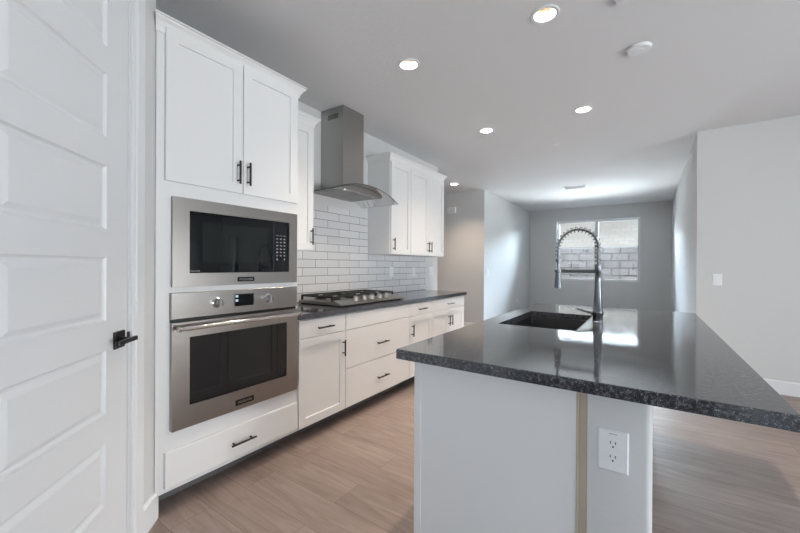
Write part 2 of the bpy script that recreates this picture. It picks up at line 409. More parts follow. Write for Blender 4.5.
# lever handle
c = D(1.647, .944, 0)
bm = new()
loops(bm, D, 1.613, 1.681, .910, .9785, [(0, T1), (0, .004), (.0015, .0055)])
hd = obj('rosette', bm, M['pull'], dr)
bm = new()
lathe(bm, D(1.647, .944, .005), (q, q, 0), [(.011, 0), (.011, .030), (.009, .046)], 20)
loops(bm, D, 1.546, 1.680, .936, .953, [(0, .042), (0, .052), (.0015, .054)])
obj('lever', bm, M['pull'], dr, smooth=False)
bm = new(); loops(bm, D, DS1-.0005, DS1+.011, 0.925, .964, [(0, T1-.001), (0, .002), (.001, .003)]); obj('latch_plate', bm, M['pull'], dr)

# ------------------------------------------------------------------ windows
def slider_window(name, T, u0, u1, v0, v1, depth, mid=True, fw=.032):
    bm = new(); plate(bm, T, rrect(u0+.002, u1-.002, v0+.002, v1-.002), [rrect(u0+fw, u1-fw, v0+fw, v1-fw)], -depth-.05, -depth)
    root = struct(name, bm, M['vinyl'])
    um = (u0+u1)/2
    if mid:
        bm = new(); loops(bm, T, um-.022, um+.022, v0+fw, v1-fw, [(0, -depth-.045), (0, -depth+.006), (.002, -depth+.008)]); obj('window_mullion', bm, M['vinyl'], root)
        for a, b, d in ((u0+fw, um-.022, .022), (um+.022, u1-fw, .034)):
            bm = new(); plate(bm, T, rrect(a, b, v0+fw, v1-fw), [rrect(a+.018, b-.018, v0+fw+.018, v1-fw-.018)], -depth-d-.012, -depth-d+.014); obj('sash', bm, M['vinyl'], root)
            bm = new(); loops(bm, T, a+.012, b-.012, v0+fw+.012, v1-fw-.012, [(0, -depth-d-.002), (0, -depth-d+.002)]); obj('pane', bm, M['glass'], root)
    else:
        bm = new(); loops(bm, T, u0+fw-.005, u1-fw+.005, v0+fw-.005, v1-fw+.005, [(0, -depth-.027), (0, -depth-.023)]); obj('pane', bm, M['glass'], root)
    return root
slider_window('window_1', TY(YF_), WX0, WX1, WZ0, WZ1, .10)
bm = new()     # white returns lining the opening
plate(bm, TY(YF_), rrect(WX0+.0005, WX1-.0005, WZ0+.0005, WZ1-.0005), [rrect(WX0+.010, WX1-.010, WZ0+.010, WZ1-.010)], -.098, .004); struct('trim_2', bm, M['trim'])
slider_window('window_2', TY(YR_), 4.42, 4.76, .35, 1.96, .05, False)
slider_window('door_2', lambda u, v, n: Vector((XE-n, u, v)), -.6, 3.0, .02, 2.4, .05, True, .06)
slider_window('door_3', lambda u, v, n: Vector((u, YB+n, v)), .7, 3.9, .02, 2.4, .05, True, .06)

# ------------------------------------------------------------------ outside the far window
bm = new(); box(bm, -40, 40, YF_+.26, 60, -.3, -.15); struct('ground', bm, M['gravel'])
bm = new(); box(bm, -9, 9, 11.5, 11.65, -.15, 1.70); yard = obj('block_fence', bm, M['block'], None, label='grey concrete block yard fence seen through the far window', category='fence')
for x in (-.62, -5.2, 4.0):
    bm = new(); box(bm, x, x+.42, 11.47, 11.499, -.15, 1.70); obj('pilaster', bm, M['block'], yard)
bm = new(); box(bm, -9, 9, 11.5, 11.65, 1.7005, 1.775); obj('cap', bm, M['block'], yard)
nh = thing('neighbour_house', 'tan tiled roof of the house beyond the block fence', 'house', (-2, 15, -.15))
bm = new(); box(bm, -12, 8, 14.6, 20, -.15, 1.95); obj('wall', bm, M['stucco'], nh)
bm = new()
a = [bm.verts.new(p) for p in ((-13, 13.9, 1.85), (9, 13.9, 1.85), (9, 20, 4.4), (-13, 20, 4.4))]; b = [bm.verts.new(v.co-Vector((0, 0, .14))) for v in a]
for i in range(4): bm.faces.new((a[i], a[(i+1) % 4], b[(i+1) % 4], b[i]))
bm.faces.new(a); bm.faces.new(list(reversed(b))); obj('roof', bm, M['roof'], nh)
bm = new(); box(bm, -12.9, 8.9, 13.86, 13.895, 1.76, 1.93); obj('fascia_shadow', bm, M['toe'], nh)  # eave board, dark tone paints in the shadow line above the fence
bm = new(); box(bm, -1.515, -1.20, 14.8, 14.95, 2.17, 2.225, .01); obj('roof_vent', bm, M['iron'], nh)

# ------------------------------------------------------------------ cabinet parts
FX = -1.973; FRONT = TX(FX)            # face frame plane; doors stand on it
def pull_v(parent, X, y, z0, z1):
    bm = new(); m = .022
    tube(bm, [(X+.030, y, z0), (X+.030, y, z1)], .0062, 10)
    for z in (z0+m, z1-m): tube(bm, [(X-.0005, y, z), (X+.028, y, z)], .0048, 8)
    return obj('handle', bm, M['pull'], parent, True)
def pull_h(parent, X, y0, y1, z):
    bm = new(); m = .022
    tube(bm, [(X+.030, y0, z), (X+.030, y1, z)], .0062, 10)
    for y in (y0+m, y1-m): tube(bm, [(X-.0005, y, z), (X+.028, y, z)], .0048, 8)
    return obj('handle', bm, M['pull'], parent, True)
def carcass(bm, x0, x1, y0, y1, z0, z1, openings, stile=.038):
    """open-fronted box of 18 mm panels with a face frame; openings = (y0, y1, z0, z1)"""
    t = .018
    box(bm, x0, x1-.019, y0, y0+t, z0, z1); box(bm, x0, x1-.019, y1-t, y1, z0, z1)
    box(bm, x0, x1-.019, y0+t, y1-t, z0, z0+t); box(bm, x0, x1-.019, y0+t, y1-t, z1-t, z1); box(bm, x0, x0+.008, y0+t, y1-t, z0+t, z1-t)
    plate(bm, lambda u, v, n: Vector((x1+n, u, v)), rrect(y0, y1, z0, z1), [rrect(*o) for o in openings], -.019, 0)
def crown(bm, pts):
    """pts: (x, y, mx, my) with mitre direction; profile goes out and up"""
    zt = 2.464; prof = [(0, zt-.078), (.006, zt-.072), (.010, zt-.052), (.024, zt-.028), (.036, zt-.016), (.036, zt-.008), (.045, zt-.006), (.045, zt), (0, zt)]
    rings = [[bm.verts.new((x+mx*o, y+my*o, z)) for o, z in prof] for x, y, mx, my in pts]
    k = len(prof)
    for a, b in zip(rings, rings[1:]):
        for i in range(k): bm.faces.new((a[i], a[(i+1) % k], b[(i+1) % k], b[i]))
    bm.faces.new(rings[0]); bm.faces.new(list(reversed(rings[-1])))

# tall oven cabinet ------------------------------------------------
TY0, TY1 = .7685, 1.629
tc = thing('oven_cabinet', 'tall white cabinet holding the built-in microwave and oven', 'cabinet', (-2.28, 1.2, 0))
bm = new()
carcass(bm, XW+.003, FX, TY0, TY1, .112, 2.39, [(.86, 1.585, 1.155, 1.575), (.86, 1.585, .425, 1.075), (.83, 1.6, .155, .285), (.84, 1.19, 1.71, 2.34), (1.235, 1.585, 1.71, 2.34)])
obj('cabinet_body', bm, M['white'], tc)
bm = new(); crown(bm, [(FX, .765, 1, -.385), (FX, TY1, 1, 1), (-2.235, TY1, 0, 1)]); obj('crown_molding', bm, M['white'], tc)
d1 = obj('door', (lambda b: (shaker(b, FRONT, .804, 1.2125, 1.668, 2.425), b)[1])(new()), M['white'], tc)
pull_v(d1, FX+.019, 1.180, 1.716, 1.848)
d2 = obj('door', (lambda b: (shaker(b, FRONT, 1.2165, 1.612, 1.668, 2.425), b)[1])(new()), M['white'], tc)
pull_v(d2, FX+.019, 1.243, 1.716, 1.850)
dw = obj('drawer', (lambda b: (slabfront(b, FRONT, .806, 1.624, .138, .317), b)[1])(new()), M['white'], tc)
pull_h(dw, FX+.019, 1.137, 1.290, .224)
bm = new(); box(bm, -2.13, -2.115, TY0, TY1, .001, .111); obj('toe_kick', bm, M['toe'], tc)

def letters(text, size, T, u, v, n, m, parent, name, ext=.0004):
    cu = bpy.data.curves.new('t', 'FONT'); cu.body = text; cu.size = size; cu.align_x = 'CENTER'; cu.align_y = 'CENTER'; cu.extrude = ext; cu.offset = size*.015
    to = bpy.data.objects.new('t', cu); scene.collection.objects.link(to)
    dg = bpy.context.evaluated_depsgraph_get(); me = bpy.data.meshes.new_from_object(to.evaluated_get(dg))
    bm = new(); bm.from_mesh(me); bpy.data.objects.remove(to); bpy.data.curves.remove(cu); bpy.data.meshes.remove(me)
    for vv in bm.verts: vv.co = T(u+vv.co.x, v+vv.co.y, n+vv.co.z)
    return obj(name, bm, m, parent)

# built-in microwave ------------------------------------------------
SX = -1.954
mw = thing('microwave', 'stainless built-in microwave with black glass front above the oven', 'microwave', (-2.2, 1.22, 1.15))
bm = new(); box(bm, -2.35, FX-.02, .875, 1.57, 1.165, 1.565); obj('housing', bm, M['iron'], mw)
TM = TX(FX+.001)
bm = new(); plate(bm, TM, rrect(.836, 1.611, 1.136, 1.594, .002), [rrect(.917, 1.546, 1.206, 1.530)], 0, .018)
obj('trim_frame', bm, M['steel'], mw)
bm = new(); loops(bm, TM, .919, 1.428, 1.208, 1.528, [(0, -.018), (0, .010), (.002, .012)]); dg_ = obj('door', bm, M['blackglass'], mw)
bm = new(); loops(bm, TM, .985, 1.385, 1.262, 1.478, [(0, .0121), (0, .0124)]); obj('viewing_window', bm, M['innerglass'], dg_)
bm = new(); loops(bm, TM, 1.431, 1.544, 1.208, 1.528, [(0, -.018), (0, .010), (.002, .012)]); cp = obj('control_panel', bm, M['blackglass'], mw)
bm = new()
for r in range(8):
    for k in range(3):
        y = 1.456+k*.028; z = 1.440-r*.0215
        if r == 0: loops(bm, TM, y-.010, y+.010, z-.0015, z+.0015, [(0, .0121), (0, .0125)])
        elif r == 7:
            if k != 1: lathe(bm, TM(y, z-.002, .0121), (1, 0, 0), [(.006, 0), (.006, .0006)], 12)
        else:
            loops(bm, TM, y-.007, y+.007, z-.0035, z+.0035, [(0, .0121), (0, .0125)])
obj('keypad', bm, M['key'], cp)
bm = new(); loops(bm, TM, 1.455, 1.515, 1.475, 1.498, [(0, .0121), (0, .0125)]); obj('clock_display', bm, M['display'], cp)
bm = new(); loops(bm, TM, 1.182, 1.289, 1.154, 1.180, [(0, .0181), (0, .0205), (.001, .0212)]); bd = obj('badge', bm, M['blackglass'], mw)
letters('FRIGIDAIRE', .0175, TM, 1.2355, 1.1665, .0214, M['chrome'], bd, 'lettering')
letters('FRIGIDAIRE', .010, TM, .948, 1.2165, .0121, M['key'], dg_, 'lettering', .0002)

# wall oven ----------------------------------------------------------
ov = thing('built_in_oven', 'stainless wall oven with bar handle below the microwave', 'oven', (-2.2, 1.22, .41))
bm = new(); box(bm, -2.4, FX-.02, .875, 1.57, .435, 1.06); obj('housing', bm, M['iron'], ov)
bm = new(); loops(bm, TM, .830, 1.612, .974, 1.107, [(0, 0), (0, .018), (.002, .020)]); pn = obj('control_panel', bm, M['steel'], ov)
bm = new(); loops(bm, TM, 1.158, 1.290, 1.006, 1.086, [(0, .0201), (0, .0212), (.001, .0218)]); fr = obj('display_frame', bm, M['chrome'], pn)
bm = new(); loops(bm, TM, 1.166, 1.282, 1.012, 1.081, [(0, .0219), (0, .0226)]); obj('display', bm, M['display'], pn)
bm = new()
for z in (1.070, 1.046): loops(bm, TM, 1.168, 1.184, z-.007, z+.005, [(0, .0227), (0, .0230)])
obj('display_icon', bm, M['displaylit'], pn)
for y in (1.062, 1.382):
    bm = new()
    lathe(bm, TM(y, 1.042, .020), (1, 0, 0), [(.030, 0), (.030, .005), (.024, .010), (.023, .030), (.021, .033)], 28)
    kb = obj('knob', bm, M['chrome'], pn, True)
    bm = new(); loops(bm, TM, y-.005, y+.005, 1.020, 1.064, [(0, .0531), (0, .061), (.002, .063)]); obj('grip', bm, M['steel'], kb)
bm = new(); loops(bm, TM, .830, 1.612, .957, .9735, [(0, .0), (0, .004)]); obj('vent_gap', bm, M['black'], ov)
bm = new(); plate(bm, TM, rrect(.832, 1.611, .412, .956, .002), [rrect(.916, 1.524, .524, .876)], .0, .026); od = obj('door', bm, M['steel'], ov)
bm = new(); loops(bm, TM, .917, 1.523, .525, .875, [(0, .001), (0, .022)]); wn = obj('window', bm, M['blackglass'], ov)
bm = new()
tube(bm, [TM(.842, .930, .072), TM(1.600, .930, .072)], .0125, 20)
hb = obj('handle', bm, M['chrome'], ov, True)
for y in (.860, 1.582):
    bm = new(); tube(bm, [TM(y, .930, .0262), TM(y, .930, .070)], .0095, 12); obj('handle_post', bm, M['steel'], hb, True)
for y in (.838, 1.592):
    bm = new(); tube(bm, [TM(y, .930, .072), TM(y+.012, .930, .072)], .0142, 20); obj('end_cap', bm, M['steel'], hb, True)
bm = new(); loops(bm, TM, 1.168, 1.284, .438, .470, [(0, .0261), (0, .028), (.001, .0288)]); bd = obj('badge', bm, M['blackglass'], ov)
letters('FRIGIDAIRE', .0175, TM, 1.226, .4535, .0290, M['chrome'], bd, 'lettering')

# base cabinets ------------------------------------------------------
CT, CB = .914, .876
ztop, zsplit = .866, .737
def base_cab(label, y0, y1, kind):
    c = thing('base_cabinet', label, 'cabinet', (-2.27, (y0+y1)/2, 0), 'base cabinets under the cooktop counter')
    g = .0035; a, b = y0+g, y1-g
    bm = new()
    if kind == 'drawers': ops = [(y0+.04, y1-.04, .155, .40), (y0+.04, y1-.04, .44, .70), (y0+.04, y1-.04, .76, .85)]
    else: ops = [(y0+.04, y1-.04, .155, .70), (y0+.04, y1-.04, .76, .85)]
    carcass(bm, XW+.003, FX, y0+.0005, y1-.0005, .112, CB-.001, ops); obj('cabinet_body', bm, M['white'], c)
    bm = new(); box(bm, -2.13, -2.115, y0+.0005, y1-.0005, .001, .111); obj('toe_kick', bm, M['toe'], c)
    X = FX+.019
    def front(fn, name, u0, u1, v0, v1):
        bb_ = new(); fn(bb_, FRONT, u0, u1, v0, v1); return obj(name, bb_, M['white'], c)
    if kind == 'drawers':
        front(slabfront, 'false_front', a, b, zsplit+.004, ztop)
        d = front(slabfront, 'drawer', a, b, .434, zsplit); pull_h(d, X, 2.478, 2.636, .572)
        d = front(slabfront, 'drawer', a, b, .124, .429); pull_h(d, X, 2.480, 2.638, .268)
    else:
        d = front(slabfront, 'drawer', a, b, zsplit+.004, ztop)
        m = (a+b)/2; pull_h(d, X, m-.077, m+.077, .802)
        if kind == 'right': d = front(shaker, 'door', a, b, .124, zsplit); pull_v(d, X, b-.032, .548, .674)
        elif kind == 'left': d = front(shaker, 'door', a, b, .124, zsplit); pull_v(d, X, a+.032, .538, .660)
        else:
            d = front(shaker, 'door', a, m-.002, .124, zsplit); pull_v(d, X, m-.034, .542, .668)
            d = front(shaker, 'door', m+.002, b, .124, zsplit); pull_v(d, X, m+.034, .542, .668)
base_cab('white base cabinet with one drawer and door beside the oven', 1.630, 2.093, 'right')
base_cab('white three-drawer base cabinet directly below the gas cooktop', 2.093, 3.018, 'drawers')
base_cab('narrow white base cabinet right of the deep drawers, one drawer over one door', 3.018, 3.472, 'left')
base_cab('white double-door base cabinet at the far end of the counter', 3.472, 4.318, 'double')

bm = new()
plate(bm, lambda u, v, n: Vector((u, v, n)), rrect(XW+.002, -1.943, 1.6305, 4.375, [0, .008, 0, 0]), [], CB, CT)
bmesh.ops.recalc_face_normals(bm, faces=bm.faces[:])
obj('countertop', bm, M['granite'], None, label='dark grey granite countertop along the tiled wall under the cooktop', category='countertop')
bm = new()     # backsplash in one piece, L-shaped around the hood gap
plate(bm, TX(XW), [(1.632, CT+.001), (4.40, CT+.001), (4.40, 1.372), (3.121, 1.372), (3.121, 1.832), (2.054, 1.832), (2.054, 1.366), (1.632, 1.366)], [], .0015, .010)
obj('tile_backsplash', bm, M['tile'], None, label='white glossy subway tile backsplash behind the cooktop', category='backsplash')

# upper cabinets -----------------------------------------------------
UX = -2.289; UF = TX(UX)
def upper(label, y0, y1, doors, cr, zb, grp=None):
    c = thing('upper_cabinet', label, 'cabinet', (-2.44, (y0+y1)/2, zb), 'wall cabinets beside the range hood')
    bm = new()
    ops = [(a+.045, b-.045, zb+.05, 2.33) for a, b, s in doors]
    carcass(bm, XW+.002, UX, y0+.0005, y1-.0005, zb, 2.39, ops); obj('cabinet_body', bm, M['white'], c)
    bm = new(); crown(bm, cr); obj('crown_molding', bm, M['white'], c)
    for a, b, s in doors:
        bm = new(); shaker(bm, UF, a, b, zb+.006, 2.382); d = obj('door', bm, M['white'], c)
        y = a+.030 if s == 'l' else b-.030
        pull_v(d, UX+.019, y, 1.418, 1.552)
upper('narrow white wall cabinet left of the range hood', 1.630, 2.050, [(1.636, 2.038, 'r')], [(UX, 1.631, 1, 0), (UX, 2.050, 1, 1), (XW+.003, 2.050, 0, 1)], 1.370)
upper('single-door white wall cabinet just right of the range hood', 3.125, 3.522, [(3.134, 3.518, 'l')], [(XW+.003, 3.125, 0, -1), (UX, 3.125, 1, -1), (UX, 3.5215, 1, 0)], 1.374)
upper('double-door white wall cabinet at the far end of the tiled wall', 3.522, 4.352, [(3.526, 3.936, 'r'), (3.940, 4.345, 'l')], [(UX, 3.5225, 1, 0), (UX, 4.352, 1, 1), (XW+.003, 4.352, 0, 1)], 1.374)

# range hood ---------------------------------------------------------
HC = 2.562
rh = thing('range_hood', 'stainless chimney range hood with curved glass canopy over the cooktop', 'range hood', (-2.4, HC, 1.88))
bm = new()
x0, x1, y0, y1, zb, zt = XW+.002, -2.300, 2.417, 2.707, 1.985, H-.002
box(bm, x0, x1, y0, y1, zb, zt, .005, 3); 
obj('chimney', bm, M['steelv'], rh)
bm = new()
for k in range(6):
    z = 2.660-k*.008
    box(bm, -2.50, -2.365, y0-.0012, y0-.0002, z, z+.004)
obj('vent_slot', bm, M['grille'], rh)
zc = lambda y: 1.985-.100*((y-HC)/.46)**2
bm = new()     # curved glass, 6 mm
n = 32; A = []; Bv = []
for i in range(n+1):
    y = HC-.46+.92*i/n; z = zc(y)
    A.append([bm.verts.new((XW+.004, y, z-.006)), bm.verts.new((-2.105, y, z-.006))]); Bv.append([bm.verts.new((XW+.004, y, z)), bm.verts.new((-2.105, y, z))])
for i in range(n):
    bm.faces.new((A[i][0], A[i+1][0], A[i+1][1], A[i][1])); bm.faces.new((Bv[i][0], Bv[i][1], Bv[i+1][1], Bv[i+1][0]))
obj('glass_canopy', bm, M['hoodglass'], rh, True)
bm = new()     # polished edge of the glass
for x in (-2.105,):
    pts = [(x, HC-.46+.92*i/n, zc(HC-.46+.92*i/n)-.003) for i in range(n+1)]
    tube(bm, pts, .0034, 6)
for y in (HC-.46, HC+.46): tube(bm, [(XW+.004, y, zc(y)-.003), (-2.105, y, zc(y)-.003)], .0034, 6)
obj('glass_rim', bm, M['glassedge'], rh)
bm = new()     # steel body below the glass: flat bottom, arched top
n2 = 20; bx0, bx1 = XW+.003, -2.19; top = []; bot = []
for i in range(n2+1):
    y = HC-.30+.60*i/n2; z = zc(y)-.0075
    top.append([bm.verts.new((bx0, y, z)), bm.verts.new((bx1, y, z))]); bot.append([bm.verts.new((bx0, y, 1.925)), bm.verts.new((bx1-.004, y, 1.925))])
for i in range(n2):
    bm.faces.new((top[i][0], top[i][1], top[i+1][1], top[i+1][0])); bm.faces.new((bot[i][0], bot[i+1][0], bot[i+1][1], bot[i][1]))
    bm.faces.new((top[i][1], bot[i][1], bot[i+1][1], top[i+1][1])); bm.faces.new((top[i][0], top[i+1][0], bot[i+1][0], bot[i][0]))
for i in (0, n2): bm.faces.new((top[i][0], top[i][1], bot[i][1], bot[i][0]))
obj('body', bm, M['steel'], rh)
for y0, y1 in ((HC-.27, HC-.005), (HC+.005, HC+.27)):
    bm = new(); box(bm, -2.53, -2.27, y0, y1, 1.921, 1.9245)
    for k in range(9): box(bm, -2.52+k*.028, -2.512+k*.028, y0+.01, y1-.01, 1.919, 1.9212)
    obj('filter', bm, M['steelv'], rh)
for y in (HC-.2, HC+.2):
    bm = new(); lathe(bm, (-2.232, y, 1.9245), (0, 0, -1), [(.022, 0), (.022, .003), (.017, .004)], 20); obj('hood_lamp', bm, M['chrome'], rh)

# cooktop ------------------------------------------------------------
ct = thing('gas_cooktop', 'stainless gas cooktop with black grates set on the granite counter', 'cooktop', (-2.28, HC, CT))
bm = new(); box(bm, -2.52, -2.05, 2.125, 2.995, CT+.001, .921); obj('base', bm, M['iron'], ct)
bm = new()
pr_ = [(-2.535, .9215), (-2.030, .9215), (-2.022, .926), (-2.026, .934), (-2.112, .962), (-2.122, .961), (-2.130, .945), (-2.535, .945)]
a = [bm.verts.new((x, 2.110, z)) for x, z in pr_]; b = [bm.verts.new((x, 3.012, z)) for x, z in pr_]
for i in range(len(pr_)): bm.faces.new((a[i], a[(i+1) % len(pr_)], b[(i+1) % len(pr_)], b[i]))
bm.faces.new(a); bm.faces.new(b); obj('tray', bm, M['steel'], ct)
for i in range(3):
    g0 = 2.128+i*.292; g1 = g0+.282; xa, xb = -2.525, -2.140; zt = .992; bm = new(); w_ = .006
    def bar(p, q_, r=.0065): 
        dx = abs(p[0]-q_[0]); dy = abs(p[1]-q_[1])
        box(bm, min(p[0], q_[0])-(w_ if dx < dy else 0), max(p[0], q_[0])+(w_ if dx < dy else 0), min(p[1], q_[1])-(w_ if dy <= dx else 0), max(p[1], q_[1])+(w_ if dy <= dx else 0), zt-.016, zt, .002)
    bar((xa, g0+w_), (xb, g0+w_)); bar((xa, g1-w_), (xb, g1-w_)); bar((xa+w_, g0), (xa+w_, g1)); bar((xb-w_, g0), (xb-w_, g1)); bar(((xa+xb)/2, g0), ((xa+xb)/2, g1))
    ym = (g0+g1)/2
    for cx in ((xa*.75+xb*.25), (xa*.25+xb*.75)):
        bar((cx, g0), (cx, ym-.035)); bar((cx, ym+.035), (cx, g1))
    bar((xa, ym), (xa+.065, ym)); bar((xb-.065, ym), (xb, ym)); bar(((xa+xb)/2-.06, ym), ((xa+xb)/2+.06, ym))
    for fx in (xa+.006, xb-.006):
        for fy in (g0+.007, g1-.007): box(bm, fx-.007, fx+.007, fy-.007, fy+.007, .9455, zt-.014)
    obj('grate', bm, M['iron'], ct)
for x, y, r in ((-2.43, 2.27, .04), (-2.23, 2.27, .034), (-2.33, 2.562, .052), (-2.43, 2.855, .034), (-2.23, 2.855, .04)):
    bm = new(); lathe(bm, (x, y, .9455), (0, 0, 1), [(r+.012, 0), (r+.012, .006), (r*.8, .010), (r*.8, .016), (r, .017), (r, .024), (r-.004, .027)], 24); obj('burner', bm, M['iron'], ct, True)
for k in range(5):
    y = 2.335+k*.110; bm = new(); ax = Vector((.26, 0, 1)).normalized()
    c0 = Vector((-2.071, y, .9512))
    lathe(bm, c0, ax, [(.028, 0), (.028, .005), (.0235, .009), (.0225, .030), (.020, .033)], 22)
    kb = obj('knob', bm, M['knobsteel'], ct, True)
    bm = new(); pk = c0+ax*.0332; box(bm, pk.x-.014, pk.x+.014, y-.004, y+.004, pk.z+.004, pk.z+.010, .001); obj('grip', bm, M['steel'], kb)

# ------------------------------------------------------------------ island
IX0, IX1, IY0, IY1 = -.836, .295, 1.188, 3.425
isl = thing('kitchen_island', 'white kitchen island base under the large granite slab', 'island', (-.46, 2.3, 0))
bm = new()
PY = 1.246
box(bm, -.772, -.752, PY+.022, 3.36, .10, .862)                        # working side
box(bm, -.70, -.69, PY+.022, 3.36, .001, .0995)                         # toe kick
box(bm, -.752, -.16, 3.342, 3.36, .001, .862)                            # far end
box(bm, -.752, -.16, PY+.022, 3.342, .10, .118)
box(bm, -.178, -.160, PY+.022, 3.342, .118, .862)
obj('cabinet_body', bm, M['white'], isl)
bm = new(); box(bm, -.776, -.181, PY, PY+.021, .001, .8745); ep = obj('end_panel', bm, M['white'], isl)
bm = new(); box(bm, -.779, -.748, PY-.005, PY-.0002, .001, .8745, .001); obj('corner_stile', bm, M['white'], ep)
bm = new(); box(bm, -.1805, -.1725, PY-.003, PY+.02, .001, .8745); box(bm, -.1724, -.1515, PY+.004, PY+.02, .001, .8745); obj('scribe_strip', bm, M['tan'], isl, label='unpainted tan wood strip')
for k in range(4):
    a = PY+.03+k*.522; b = a+.514
    bm = new(); TI = lambda u, v, n: Vector((-.7725-n, u, v))
    shaker(bm, TI, a, b, .124, .862); d = obj('door', bm, M['white'], isl)
    bm = new(); yy = b-.032 if k % 2 == 0 else a+.032
    tube(bm, [(-.8195, yy, .66), (-.8195, yy, .79)], .0062, 10)
    for z in (.682, .768): tube(bm, [(-.791, yy, z), (-.817, yy, z)], .0048, 8)
    obj('handle', bm, M['pull'], d, True)
# drywall half wall with rounded corner carrying the overhang
bm = new()
plate(bm, lambda u, v, n: Vector((u, v, n)), rrect(-.151, .016, PY-.002, 3.36, [.018, .018, 0, .004]), [], 0.001, .8745)
struct('wall_island', bm, M['wall'], smooth=True)
def slab_T(u, v, n): return Vector((u, v, n))
SKX0, SKX1, SKY0, SKY1 = -.720, -.306, 2.068, 2.798
bm = new()
z_t, z_b, ch = CT, CB, .003
ol = lambda i: rrect(IX0+i, IX1-i, IY0+i, IY1-i, [.012, .045, .012, .006], 6)
hl = rrect(SKX0, SKX1, SKY0, SKY1, .012)
for zz_, ins in ((z_t, ch), (z_b, 0)):
    ls = [[bm.verts.new((u, v, zz_)) for u, v in lp] for lp in (ol(ins), hl)]
    es = [bm.edges.new((l[i], l[(i+1) % len(l)])) for l in ls for i in range(len(l))]
    bmesh.ops.triangle_fill(bm, use_beauty=True, use_dissolve=False, edges=es)
    if zz_ == z_t: tl = ls
    else: blp = ls
mid = [bm.verts.new((u, v, z_t-ch)) for u, v in ol(0)]
def bridge(a, b):
    for i in range(len(a)): j = (i+1) % len(a); bm.faces.new((a[i], a[j], b[j], b[i]))
bridge(tl[0], mid); bridge(mid, blp[0]); bridge(tl[1], blp[1])
obj('island_countertop', bm, M['granite'], None, label='large polished dark grey granite slab on the white island, sink cut into it', category='countertop')

# sink ---------------------------------------------------------------
sk_ = thing('kitchen_sink', 'black undermount sink in the island countertop', 'sink', (-.513, 2.433, .64))
bm = new()
rs = []
for ins, z, r in ((-.018, CB-.0015, .02), (-.001, CB-.0015, .012), (.004, CB-.02, .014), (.014, .665, .03), (.03, .648, .035)):
    rs.append([bm.verts.new((u, v, z)) for u, v in rrect(SKX0+ins, SKX1-ins, SKY0+ins, SKY1-ins, r, 5)])
for a, b in zip(rs, rs[1:]): bridge(a, b)
bm.faces.new(rs[-1])
ro = []
for ins, z, r in ((-.018, CB-.0015, .02), (-.018, CB-.012, .02), (-.008, CB-.02, .02), (.004, .66, .03), (.03, .638, .035)):
    ro.append([bm.verts.new((u, v, z)) for u, v in rrect(SKX0+ins, SKX1-ins, SKY0+ins, SKY1-ins, r, 5)])
for a, b in zip(ro, ro[1:]): bridge(a, b)
bm.faces.new(list(reversed(ro[-1]))); bmesh.ops.remove_doubles(bm, verts=bm.verts[:], dist=1e-5)
obj('basin', bm, M['sink'], sk_, True)
bm = new(); lathe(bm, (-.513, 2.433, .6485), (0, 0, 1), [(.045, 0), (.045, .003), (.032, .004), (.030, .001)], 28); obj('drain', bm, M['faucet'], sk_, True)

# faucet ---------------------------------------------------------------
fx, fy = -.246, 2.486
fc = thing('kitchen_faucet', 'tall spring-coil pull-down faucet beside the sink', 'faucet', (fx, fy, CT))
bm = new(); lathe(bm, (fx, fy, CT+.0005), (0, 0, 1), [(.031, 0), (.031, .004), (.0275, .008), (.0275, .05), (.0285, .052), (.0285, .066), (.0265, .070), (.0215, .16), (.0175, .235), (.0175, .30), (.0185, .302), (.0185, .345), (.014, .348), (.014, .352)], 28)
obj('body', bm, M['faucet'], fc, True)
bm = new()     # side lever
tube(bm, [(fx-.020, fy, .966), (fx-.034, fy, .968)], .013, 16); tube(bm, [(fx-.032, fy, .968), (fx-.07, fy-.004, .976), (fx-.118, fy-.008, .990)], [.0075, .006, .005], 12)
obj('lever', bm, M['faucet'], fc, True)
bm = new(); tube(bm, [(fx+.024, fy, .966), (fx+.032, fy, .966)], .009, 12); obj('lever_cap', bm, M['faucet'], fc, True)
# hose path: up, arch towards the sink, down
hx = fx-.226; R_ = .113; zc_ = 1.370
path = [(fx, fy, 1.262+.01*k) for k in range(13)]
path += [(fx-R_+R_*math.cos(PI*k/40), fy, zc_+R_*math.sin(PI*k/40)) for k in range(41)]
path += [(hx, fy, zc_-.01*k) for k in range(1, 7)]
bm = new(); tube(bm, path+[(hx, fy, zc_-.07), (hx, fy, 1.21)], .0065, 12); obj('hose', bm, M['faucet'], fc, True)
bm = new()
P_ = [Vector(p) for p in path]; cum = [0]
for a, b in zip(P_, P_[1:]): cum.append(cum[-1]+(b-a).length)
Ltot = cum[-1]; turns = Ltot/.0235; hel = []; NS = int(turns*16)
for i in range(NS+1):
    s = Ltot*i/NS; k = 0
    while k < len(cum)-2 and cum[k+1] < s: k += 1
    f_ = (s-cum[k])/(cum[k+1]-cum[k]); p = P_[k].lerp(P_[k+1], f_); t = (P_[k+1]-P_[k]).normalized()
    v = Vector((0, 1, 0)); u_ = t.cross(v); an = 2*PI*turns*i/NS
    hel.append(p+(u_*math.cos(an)+v*math.sin(an))*.0172)
tube(bm, hel, .0019, 7); obj('spring_coil', bm, M['faucet'], fc, True)
bm = new(); lathe(bm, (hx, fy, 1.112), (0, 0, 1), [(.020, 0), (.0225, .003), (.0215, .03), (.0165, .085), (.0165, .100), (.012, .103), (.0060, .112), (.0060, .165), (.0155, .167), (.0155, .187), (.007, .188)], 24)
obj('spray_head', bm, M['faucet'], fc, True)
bm = new(); box(bm, hx+.014, fx-.016, fy-.007, fy+.007, 1.211, 1.234, .002); 
lathe(bm, (hx, fy, 1.2145), (0, 0, 1), [(.0215, 0), (.0215, .015), (.0185, .016)], 24)
obj('support_arm', bm, M['faucet'], fc, True)

